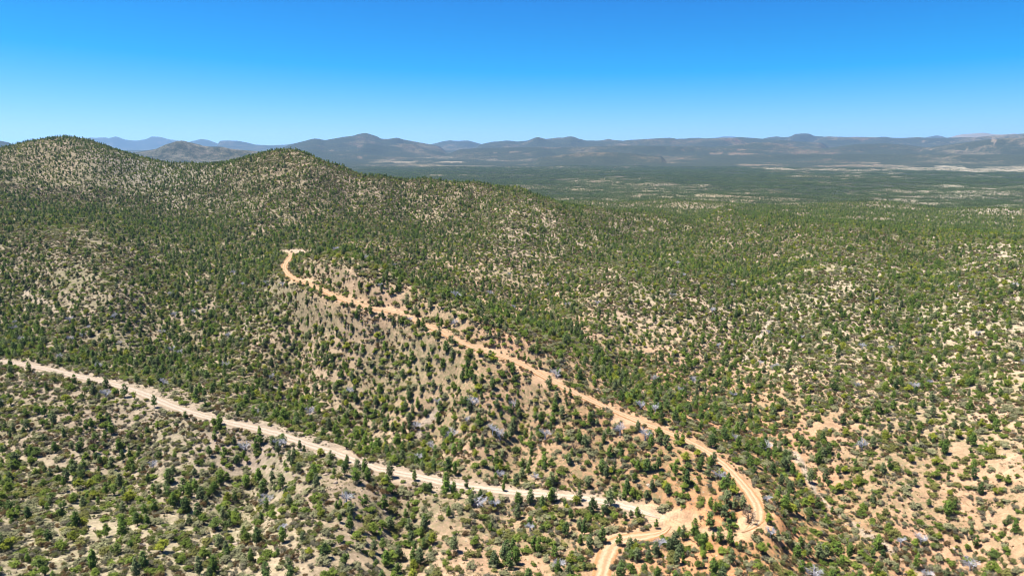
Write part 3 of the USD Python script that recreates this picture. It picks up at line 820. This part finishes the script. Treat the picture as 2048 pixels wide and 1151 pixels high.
leaf("pinyon_dark", (0.057, 0.092, 0.032), (0.121, 0.178, 0.051), (0.246, 0.312, 0.098))
leaf("pinyon_green", (0.072, 0.118, 0.028), (0.160, 0.237, 0.046), (0.290, 0.370, 0.098))
leaf("pinyon_grey", (0.086, 0.114, 0.051), (0.179, 0.215, 0.092), (0.308, 0.351, 0.178))
leaf("juniper_green", (0.078, 0.118, 0.025), (0.179, 0.232, 0.041), (0.308, 0.370, 0.086))
leaf("juniper_yellow", (0.130, 0.153, 0.023), (0.265, 0.287, 0.039), (0.400, 0.400, 0.092))
leaf("juniper_dark", (0.064, 0.097, 0.030), (0.138, 0.182, 0.048), (0.253, 0.294, 0.098))
leaf("oak_olive", (0.118, 0.121, 0.041), (0.209, 0.205, 0.064), (0.352, 0.338, 0.115))
leaf("oak_green", (0.084, 0.118, 0.025), (0.183, 0.232, 0.046), (0.320, 0.370, 0.098))
leaf("oak_grey", (0.167, 0.168, 0.094), (0.278, 0.274, 0.144), (0.394, 0.396, 0.230))
leaf("shrub_grey", (.118, .112, .078), (.205, .188, .128), (.32, .29, .20))
leaf("shrub_brown", (.090, .062, .032), (.158, .108, .052), (.265, .185, .085))
leaf("shrub_green", (.085, .095, .036), (.152, .158, .058), (.25, .245, .095))
leaf("plain_green", (.058, .088, .034), (.115, .160, .062), (.22, .265, .115))
leaf("plain_dark", (.044, .070, .034), (.088, .128, .056), (.18, .225, .105))
leaf("plain_olive", (.070, .090, .040), (.132, .152, .068), (.24, .255, .125))
leaf("grass", (.19, .165, .075), (.26, .235, .11), (.19, .21, .07))
leaf("bark_grey", (.085, .072, .06), (.12, .10, .085), (.155, .13, .11), 0.0)
leaf("dead_wood", (.29, .285, .30), (.38, .375, .395), (.46, .455, .47), 0.0)
leaf("dead_brown", (.13, .09, .065), (.175, .125, .088), (.23, .165, .115), 0.0)
leaf("stone", (.21, .165, .125), (.28, .225, .17), (.36, .295, .235), 0.0)

KINDS = {
    # builder, shapes, tones, height range, [leaf part], label word
    "pinyon_pine": (pinyon, 5, ["pinyon_dark", "pinyon_green", "pinyon_grey"], (1.7, 3.95)),
    "juniper_tree": (juniper, 5, ["juniper_green", "juniper_yellow", "juniper_dark"], (1.2, 2.85)),
    "scrub_oak": (oak, 4, ["oak_olive", "oak_green", "oak_grey"], (0.6, 1.5)),
    "low_shrub": (shrub, 4, ["shrub_grey", "shrub_brown", "shrub_green"], (0.35, 1.05)),
    "dead_tree": (dead, 3, ["dead_wood", "dead_brown"], (2.0, 3.6)),
}
LIBRARY = stage.CreateClassPrim("/World/plant_library")
protos, shapes = {}, {}
for kind, (make, n_shapes, tones, hh) in KINDS.items():
    for s in range(n_shapes):
        for fine in (True, False):
            g = np.random.default_rng(1000 + 37 * s + 7919 * (len(kind)) + int(fine))
            shapes[kind, s, fine] = make(g, fine)


def leaf_material(part, tone):
    if tone.startswith("dead"):
        return "/World/Looks/" + tone
    return "/World/Looks/" + (tone if part in ("crown", "foliage") else "bark_grey")


for kind, (make, n_shapes, tones, hh) in KINDS.items():
    for s in range(n_shapes):
        for ti, tone in enumerate(tones):
            path = f"/World/plant_library/{kind}_{s}_{ti}"
            UsdGeom.Xform.Define(stage, path)
            for part, (v, f) in shapes[kind, s, True].items():
                raw_mesh(f"{path}/{part}", v, f, leaf_material(part, tone))
            protos[kind, s, ti] = path

# ------------------------------------------------------------------ plants: places
HALF_AZ = math.radians(45)


def scatter(n_per_m2, r0, r1, seed):
    g = np.random.default_rng(seed)
    n = int(n_per_m2 * HALF_AZ * (r1 * r1 - r0 * r0))
    r = np.sqrt(g.uniform(r0 * r0, r1 * r1, n))
    a = g.uniform(-HALF_AZ, HALF_AZ, n)
    return np.stack([r * np.sin(a), r * np.cos(a)], 1), g


def thin(xy, gap):
    """drops plants that stand closer than gap to an earlier one"""
    t = cKDTree(xy)
    pairs = np.sort(t.query_pairs(gap, output_type="ndarray"), axis=1)
    keep = np.ones(len(xy), bool)
    keep[pairs[:, 1]] = False
    return keep


def place(n_per_m2, r0, r1, seed, gap, clear, share):
    xy, g = scatter(n_per_m2, r0, r1, seed)
    z = ground_z(xy[:, 0], xy[:, 1])
    u, v = project(np.column_stack([xy, z]))
    den, yel = stand(u, v)
    q = np.column_stack([xy, 0 * z])
    r = np.hypot(xy[:, 0], xy[:, 1])
    den = den + 0.38 * (meshkit.fbm(q / 38.0, 3, 91) - 0.5)
    den = den + np.interp(r, [450, 750], [0.22, 0.06]) * hollow(xy[:, 0], xy[:, 1])
    p = share(np.clip(den, 0.05, 1.5), yel, q)
    d, k = road_tree.query(xy, distance_upper_bound=60)
    d = d - np.where(np.isfinite(d), all_half[np.minimum(k, len(all_half) - 1)], 0) - 1.2 * meshkit.noise(q / 3.0, 121)
    on, _, pad = bare_ground(xy[:, 0], xy[:, 1], u, v)
    keep = (g.uniform(0, 1, len(xy)) < p * (1 - 0.9 * pad) * (1 - 0.9 * on)) & (d > clear)
    if r1 > 1200:
        keep &= (clearing(u, v, xy[:, 0], xy[:, 1]) < 0.35) | (g.uniform(0, 1, len(xy)) < 0.5)
    xy, z, u, v, yel = xy[keep], z[keep], u[keep], v[keep], yel[keep]
    if gap > 0:
        k = thin(xy, gap)
        xy, z, u, v, yel = xy[k], z[k], u[k], v[k], yel[k]
    return np.column_stack([xy, z]), u, v, yel, g


WIDE = {"pinyon_pine": 0.90, "juniper_tree": 1.0, "scrub_oak": 1.1, "low_shrub": 1.0, "dead_tree": 1.1}
plants = {}      # kind -> dict of arrays


def add(kind, pos, u, v, yel, g, tone_p, size=1.0):
    make, n_shapes, tones, (h0, h1) = KINDS[kind]
    n = len(pos)
    tp = tone_p(yel)                       # n x tones
    tone = (g.uniform(0, 1, n)[:, None] > np.cumsum(tp, 1)).sum(1).clip(0, len(tones) - 1)
    h = g.uniform(h0, h1, n) ** 1.0 * size
    rec = dict(pos=pos, u=u, v=v, tone=tone, shape=g.integers(0, n_shapes, n), h=h, w=h * g.uniform(0.85, 1.2, n) * WIDE[kind], rot=g.uniform(0, 360, n))
    if kind in plants:
        plants[kind] = {k: np.concatenate([plants[kind][k], rec[k]]) for k in rec}
    else:
        plants[kind] = rec


def tones3(a, b, c):
    return lambda y: np.stack([np.interp(y, [0, .7], a), np.interp(y, [0, .7], b), np.interp(y, [0, .7], c)], 1)


NEAR = 1500.0
p, u, v, y, g = place(0.086, 92, NEAR, 11, 1.5, 0.7, lambda d, y, q: d ** 1.6 * np.clip(1.0 - 0.55 * y, 0.2, 1))
add("pinyon_pine", p, u, v, y, g, tones3([.38, .2], [.27, .52], [.35, .28]))
p, u, v, y, g = place(0.064, 92, NEAR, 12, 1.9, 1.0, lambda d, y, q: d ** 1.3 * np.clip(0.25 + 0.9 * y, 0, 1))
add("juniper_tree", p, u, v, y, g, tones3([.42, .45], [.2, .40], [.38, .15]))
p, u, v, y, g = place(0.30, 92, NEAR, 13, 0.9, 0.4, lambda d, y, q: (0.3 + 0.4 * d) * (1 - 0.3 * smooth01(np.hypot(q[:, 0], q[:, 1]), 600, 850)))
add("scrub_oak", p, u, v, y, g, tones3([.34, .28], [.2, .37], [.46, .35]))
p, u, v, y, g = place(0.55, 92, 850.0, 14, 0.4, 0.1, lambda d, y, q: smooth01(meshkit.fbm(q / 14.0, 3, 95), 0.3, 0.62))
add("low_shrub", p, u, v, y, g, tones3([.4, .35], [.25, .3], [.35, .35]))
# the bare grey trees stand where the photograph shows them, with a few more among the others
DEAD_AT = [(958, 1015, 0), (1320, 1098, 0), (1495, 1045, 1), (985, 870, 0), (1000, 880, 0), (832, 860, 0), (838, 922, 0), (905, 880, 0), (862, 900, 0), (1090, 880, 0), (945, 815, 0), (875, 810, 0), (1112, 755, 0), (1280, 820, 0),
           (1290, 880, 0), (1545, 740, 0), (1555, 735, 0), (1520, 730, 0), (1465, 795, 0), (1330, 525, 0), (1355, 530, 0), (820, 645, 0), (910, 655, 0), (230, 640, 0), (165, 675, 0), (240, 690, 0), (565, 575, 0), (1060, 1065, 0),
           (1780, 700, 0), (1470, 880, 0), (270, 880, 1), (188, 890, 1), (1800, 1095, 0), (1840, 1090, 0), (1240, 870, 0), (1535, 1005, 0), (1540, 1075, 0), (990, 1020, 0), (1150, 905, 1), (1000, 960, 0), (1070, 960, 0), (560, 900, 0),
           (345, 705, 0), (360, 710, 0), (1940, 1140, 0), (1440, 960, 0), (700, 790, 0)]
dp = np.array([hit(a, b) for a, b, _ in DEAD_AT])
dp[:, 2] = ground_z(dp[:, 0], dp[:, 1])
dt = np.array([t for _, _, t in DEAD_AT])
g = np.random.default_rng(15)
add("dead_tree", dp, np.array([a for a, _, _ in DEAD_AT], float), np.array([b for _, b, _ in DEAD_AT], float), dt.astype(float), g, lambda y: np.stack([1 - y, y], 1))
p, u, v, y, g = place(0.0013, 110, 420, 16, 6, 5, lambda d, y, q: d)
add("dead_tree", p, u, v, 0 * y, g, lambda y: np.stack([0 * y + .85, 0 * y + .15], 1))

WORDS = {"pinyon_pine": ("pinyon pine", ["dark green", "bright green", "grey-green"], "pine tree"), "juniper_tree": ("juniper", ["mid-green", "yellow-green", "dark green"], "juniper"),
         "scrub_oak": ("oak bush", ["olive", "bright green", "grey-green"], "bush"), "low_shrub": ("low shrub", ["grey", "brown", "green"], "shrub"), "dead_tree": ("dead tree", ["pale grey", "brown"], "dead tree")}
lower_tree, ridge_tree, spur_tree = (cKDTree(road_lines[k][0][:, :2]) for k in ("lower", "ridge", "spur"))
_lo = np.array(ROADS["lower"][0], float)
wash_tree = cKDTree(line_pts[: int(np.sum(line_pts[:, 2] == 1.0)), :2])


def spot(p, u, v):
    """where a plant stands, in words"""
    dl, kl = lower_tree.query(p[:2])
    dr, kr = ridge_tree.query(p[:2])
    ds, ks = spur_tree.query(p[:2])
    r = math.hypot(p[0], p[1])
    for d, k, line, what in ((ds, ks, road_lines["spur"][0], "sandy track"), (dl, kl, road_lines["lower"][0], "pale lower road"), (dr, kr, road_lines["ridge"][0], "ridge road")):
        if d < 5.0:
            if what == "sandy track":
                return f"at the sandy track's {'left' if p[0] < line[k, 0] else 'right'} edge"
            side = "near" if r < math.hypot(line[k, 0], line[k, 1]) else "far"
            if what == "ridge road" and v > 960:
                return f"{'inside' if side == 'far' or p[0] < line[k, 0] else 'outside'} the lowest road bend"
            return f"at the {what}'s {side} edge"
    dw, _ = wash_tree.query(p[:2])
    if dw < 4.0 and u > 1480:
        return "along the rocky wash"
    if 1270 < u < 1430 and 1005 < v < 1065:
        return "on the sandy clearing at the fork"
    vl = np.interp(u, _lo[:, 0], _lo[:, 1])
    if u < 1190 and v > vl:
        if v - vl < 95:
            return "on the bank below the lower road"
        if v > 1085:
            return "on the tan slope along the bottom"
        return "in the gully below the lower road" if u < 620 else "on the flat below the road"
    if v > 1075 and u < 1560:
        return "below the fork"
    if u < 1560 and v <= 1075:
        rv = np.interp(u, [560, 700, 880, 1040, 1190, 1380, 1490, 1530], [540, 600, 662, 712, 808, 882, 975, 1040])
        if v > rv:
            return "on the hillside between both roads"
        return "between ridge road and wash"
    return "on the reddish slope past the wash" if u > 1600 else "by the foot of the ridge road"


ORD = "first second third fourth fifth sixth seventh eighth ninth tenth eleventh twelfth thirteenth fourteenth fifteenth sixteenth seventeenth eighteenth nineteenth twentieth".split()


def rank(n):
    if n < 20:
        return ORD[n]
    tens, one = divmod(n + 1, 10)
    name = {2: "twenty", 3: "thirty", 4: "forty"}.get(tens, "fifty")
    return {"twenty": "twentieth", "thirty": "thirtieth", "forty": "fortieth", "fifty": "fiftieth"}[name] if one == 0 else f"{name}-{ORD[one - 1]}"


def labels_for(kind, rec, own, everyone):
    noun, tone_words, _ = WORDS[kind]
    h = rec["h"][own]
    t1, t2 = np.quantile(h, [0.33, 0.67])
    cells = {}
    for n, k in enumerate(own):
        size = "small" if h[n] < t1 else ("tall" if h[n] > t2 else "medium") if kind in ("pinyon_pine", "juniper_tree", "dead_tree") else ("large" if h[n] > t2 else "medium")
        shape = rec["w"][k] / rec["h"][k] / WIDE[kind]
        form = "slim " if shape < 0.93 else "broad " if shape > 1.12 else ""
        head = f"{size} {form}{tone_words[rec['tone'][k]]} {noun} {spot(rec['pos'][k], rec['u'][k], rec['v'][k])}"
        cells.setdefault(head, []).append(n)
    out = {}
    for head, ns in cells.items():
        if len(ns) == 1:
            out[ns[0]] = head
            continue
        ns = sorted(ns, key=lambda n: rec["u"][own[n]])
        for i, n in enumerate(ns):
            place_ = "leftmost" if i == 0 else "rightmost" if i == len(ns) - 1 else f"{rank(i)} from left"
            out[n] = f"{head}, {place_}"
    return out


BY_ROAD = [(829, 962), (893, 972), (933, 977), (960, 997), (1007, 982), (1062, 1002), (1107, 1002), (1159, 1002), (1184, 1026), (1221, 1012), (1250, 1041), (1312, 1056), (1203, 1086), (1238, 1092), (1260, 1106), (1295, 1101), (1325, 1090),
           (1169, 1071), (730, 940), (695, 925), (780, 955), (860, 985), (905, 990), (1035, 1012), (1085, 1018), (1130, 1015), (1210, 1030), (1275, 1035), (1390, 1075), (1410, 1090), (1440, 1085), (1365, 1080), (1460, 1090), (1480, 1100), (1420, 1060),
           (1270, 1100), (1310, 1112), (1350, 1100), (1180, 1100), (1160, 1090), (250, 795), (310, 815), (440, 850), (150, 770), (520, 870), (600, 900), (1275, 862), (1298, 880), (1140, 795), (1098, 775), (765, 640), (840, 655), (1185, 845), (1320, 890), (1420, 935), (1455, 975)]
bp = np.array([hit(a, b) for a, b in BY_ROAD])
bp[:, 2] = ground_z(bp[:, 0], bp[:, 1])
g = np.random.default_rng(16)
add("pinyon_pine", bp, np.array([a for a, _ in BY_ROAD], float), np.array([b for _, b in BY_ROAD], float), np.full(len(bp), 0.3), g, tones3([.5, .25], [.2, .5], [.3, .25]), 1.12)

GROUPS = {"pinyon_pine": "pinyon pines on the hills", "juniper_tree": "junipers on the hills", "scrub_oak": "scrub oak bushes between the trees", "low_shrub": "low shrubs on the bare soil", "dead_tree": "bare dead trees"}
STUFF = {"pinyon_pine": ("pinyon_woodland", "dark green pinyon pines covering the hills and valleys", "woodland"), "juniper_tree": ("juniper_woodland", "rounded yellow-green junipers covering the hills and valleys", "woodland"),
         "scrub_oak": ("scrub_thicket", "olive scrub oak bushes spread between the trees", "scrub"), "low_shrub": ("brush", "low grey and brown brush on the dry soil", "brush"), "dead_tree": ("dead_brush", "distant grey skeletons of dead trees", "dead trees")}


def instancer(name, label, cat, proto_list, pos, which, h, w, rot):
    path = "/World/" + numbered(name)
    pi = UsdGeom.PointInstancer.Define(stage, path)
    targets = []
    for k, (parts, mats) in enumerate(proto_list):
        q = f"{path}/kinds/form_{k}"
        UsdGeom.Xform.Define(stage, q)
        for part, (v, f) in parts.items():
            raw_mesh(f"{q}/{part}", v, f, mats[part])
        targets.append(q)
    rel = pi.CreatePrototypesRel()
    for q in targets:
        rel.AddTarget(q)
    pi.CreateProtoIndicesAttr(Vt.IntArray.FromNumpy(np.asarray(which, np.int32)))
    pi.CreatePositionsAttr(Vt.Vec3fArray.FromNumpy(np.asarray(pos, np.float32)))
    pi.CreateScalesAttr(Vt.Vec3fArray.FromNumpy(np.stack([w, w, h], 1).astype(np.float32)))
    half = np.radians(rot) / 2
    pi.CreateOrientationsAttr(Vt.QuathArray([Gf.Quath(float(c), 0, 0, float(s)) for c, s in zip(np.cos(half), np.sin(half))]))
    tell(pi.GetPrim(), label, cat, kind="stuff")


LIMIT = 300
for kind, rec in plants.items():
    make, n_shapes, tones, hh = KINDS[kind]
    rr = np.linalg.norm(rec["pos"] - [0, 0, CAM_Z], axis=1)
    px = rec["h"] / rr * F_PX
    inside = (rec["u"] > 8) & (rec["u"] < 2040) & (rec["v"] < 1165)
    score = np.where(inside, px, -1)
    order = np.argsort(-score)
    own = order[:LIMIT][score[order[:LIMIT]] > 0]
    rest = np.setdiff1d(np.arange(len(px)), own)
    names = labels_for(kind, rec, own, plants)
    for n, k in enumerate(own):
        x = UsdGeom.Xform.Define(stage, "/World/" + numbered(kind))
        x.AddTranslateOp().Set(Gf.Vec3d(*map(float, rec["pos"][k])))
        x.AddRotateZOp().Set(float(rec["rot"][k]))
        x.AddScaleOp().Set(Gf.Vec3f(float(rec["w"][k]), float(rec["w"][k]), float(rec["h"][k])))
        prim = x.GetPrim()
        prim.GetReferences().AddInternalReference(protos[kind, int(rec["shape"][k]), int(rec["tone"][k])])
        prim.SetInstanceable(True)
        tell(prim, names[n], WORDS[kind][2], GROUPS[kind])
    far = rr[rest] > 420
    for fine, sel in ((True, rest[~far]), (False, rest[far])):
        if len(sel) == 0:
            continue
        plist = []
        for s in range(n_shapes):
            for ti, tone in enumerate(tones):
                parts = shapes[kind, s, fine]
                plist.append((parts, {q: leaf_material(q, tone) for q in parts}))
        nm, lb, ct = STUFF[kind]
        instancer(nm if fine else "distant_" + nm, lb if fine else lb + ", farther off", ct, plist, rec["pos"][sel], rec["shape"][sel] * len(tones) + rec["tone"][sel], rec["h"][sel], rec["w"][sel], rec["rot"][sel])
    print(kind, len(px), len(own))

# woodland of the plain: little groves, each of several small trees
groves = []
for s in range(4):
    g = np.random.default_rng(500 + s)
    cr = []
    for k in range(9):
        v, f = shapes["juniper_tree" if k % 2 else "pinyon_pine", k % 4, False]["crown"]
        pick = g.permutation(len(f) // 2)[: 50]
        f2 = np.vstack([f[: len(f) // 2][pick], f[len(f) // 2:][pick]])
        keep = np.unique(f2); new = np.zeros(len(v), int); new[keep] = np.arange(len(keep))
        hgt = g.uniform(2.8, 4.6)
        c = (v[keep] - v[keep].mean(0) * [1, 1, 0]) * np.array([hgt * 1.15, hgt * 1.15, hgt]) + np.array([*g.uniform(-13, 13, 2), -0.3])
        cr.append((c, new[f2]))
    groves.append(join(cr))
p, u, v, y, g = place(0.0078, NEAR - 20, 5200.0, 17, 0, 0, lambda d, y, q: np.clip(d * 1.1 + 1.0 * (meshkit.fbm(q / 110.0, 4, 97) - 0.5), 0.05, 1))
keep = g.uniform(0, 1, len(p)) < np.interp(np.hypot(p[:, 0], p[:, 1]), [1500, 3000, 5200], [1, 0.8, 0.35])
p = p[keep]
n = len(p)
plist = [({"foliage": groves[s]}, {"foliage": "/World/Looks/" + m}) for s in range(4) for m in ("plain_dark", "plain_olive", "plain_green")]
instancer("plain_woodland", "blue-green woodland spread over the wide plain behind the hills", "woodland", plist, p, g.integers(0, len(plist), n), g.uniform(0.85, 1.2, n), g.uniform(0.9, 1.2, n), g.uniform(0, 360, n))
print("groves", n)

# loose stones on the bare soil
g = np.random.default_rng(600)
rocks = [rock(g) for _ in range(6)]
p, u, v, y, g = place(0.26, 92, 330.0, 18, 0, 2.6, lambda d, y, q: np.clip(1.5 * (meshkit.fbm(q / 22.0, 3, 99) - 0.36) + 0.8 * np.exp(-((lower_tree.query(q[:, :2])[0] - 14) / 9.0) ** 2) * (q[:, 1] < 190) * (np.hypot(q[:, 0], q[:, 1]) < 170), 0, 1))
n = len(p)
s = g.uniform(0.10, 0.26, n) * (1 + 2.0 * (g.uniform(0, 1, n) > 0.95))
instancer("stones", "loose pale stones scattered over the dry slopes", "stones", [({"stone": r}, {"stone": "/World/Looks/stone"}) for r in rocks], p, g.integers(0, 6, n), s, s, g.uniform(0, 360, n))
print("stones", n)

# tufts of dry grass
def tuft(g):
    n = 22
    a, rr = g.uniform(0, 6.28, n), 0.9 * np.sqrt(g.uniform(0, 1, n))
    base = np.stack([rr * np.cos(a), rr * np.sin(a), 0 * a - 0.03], 1)
    tip = base + np.stack([g.normal(0, .25, n), g.normal(0, .25, n), g.uniform(0.5, 1.0, n)], 1)
    w = g.normal(0, 1, (n, 3)) * [1, 1, 0]
    w /= np.linalg.norm(w, axis=1, keepdims=True) / 0.13
    v = np.stack([base - w, base + w, tip], 1).reshape(-1, 3)
    return v, np.arange(3 * n).reshape(-1, 3)


g = np.random.default_rng(700)
tufts = [tuft(g) for _ in range(5)]
p, u, v, y, g = place(0.6, 92, 420.0, 19, 0, 0.0, lambda d, y, q: 0.9 * smooth01(meshkit.fbm(q / 11.0, 3, 131), 0.36, 0.66))
n = len(p)
instancer("grass", "tufts of dry grass and small green plants on the bare soil", "grass", [({"blades": t}, {"blades": "/World/Looks/" + m}) for t in tufts for m in ("grass", "shrub_green", "shrub_grey")], p, g.integers(0, 15, n), g.uniform(0.2, 0.45, n), g.uniform(0.25, 0.6, n), g.uniform(0, 360, n))
print("grass", n)

# broken pale rock in the washes
g = np.random.default_rng(710)
k = g.choice(np.flatnonzero((line_pts[:, 2] == 1.0) | (line_pts[:, 2] == 1.2)), 900)
xy = line_pts[k, :2] + g.normal(0, 1, (900, 2)) * line_pts[k, 2:3] * 0.8
p = np.column_stack([xy, ground_z(xy[:, 0], xy[:, 1])])
s = 0.10 + 0.32 * g.uniform(0, 1, len(p)) ** 4
instancer("wash_stones", "broken pale rock lying in the dry washes", "rocks", [({"stone": r}, {"stone": "/World/Looks/stone"}) for r in rocks], p, g.integers(0, 6, len(p)), s, s, g.uniform(0, 360, len(p)))
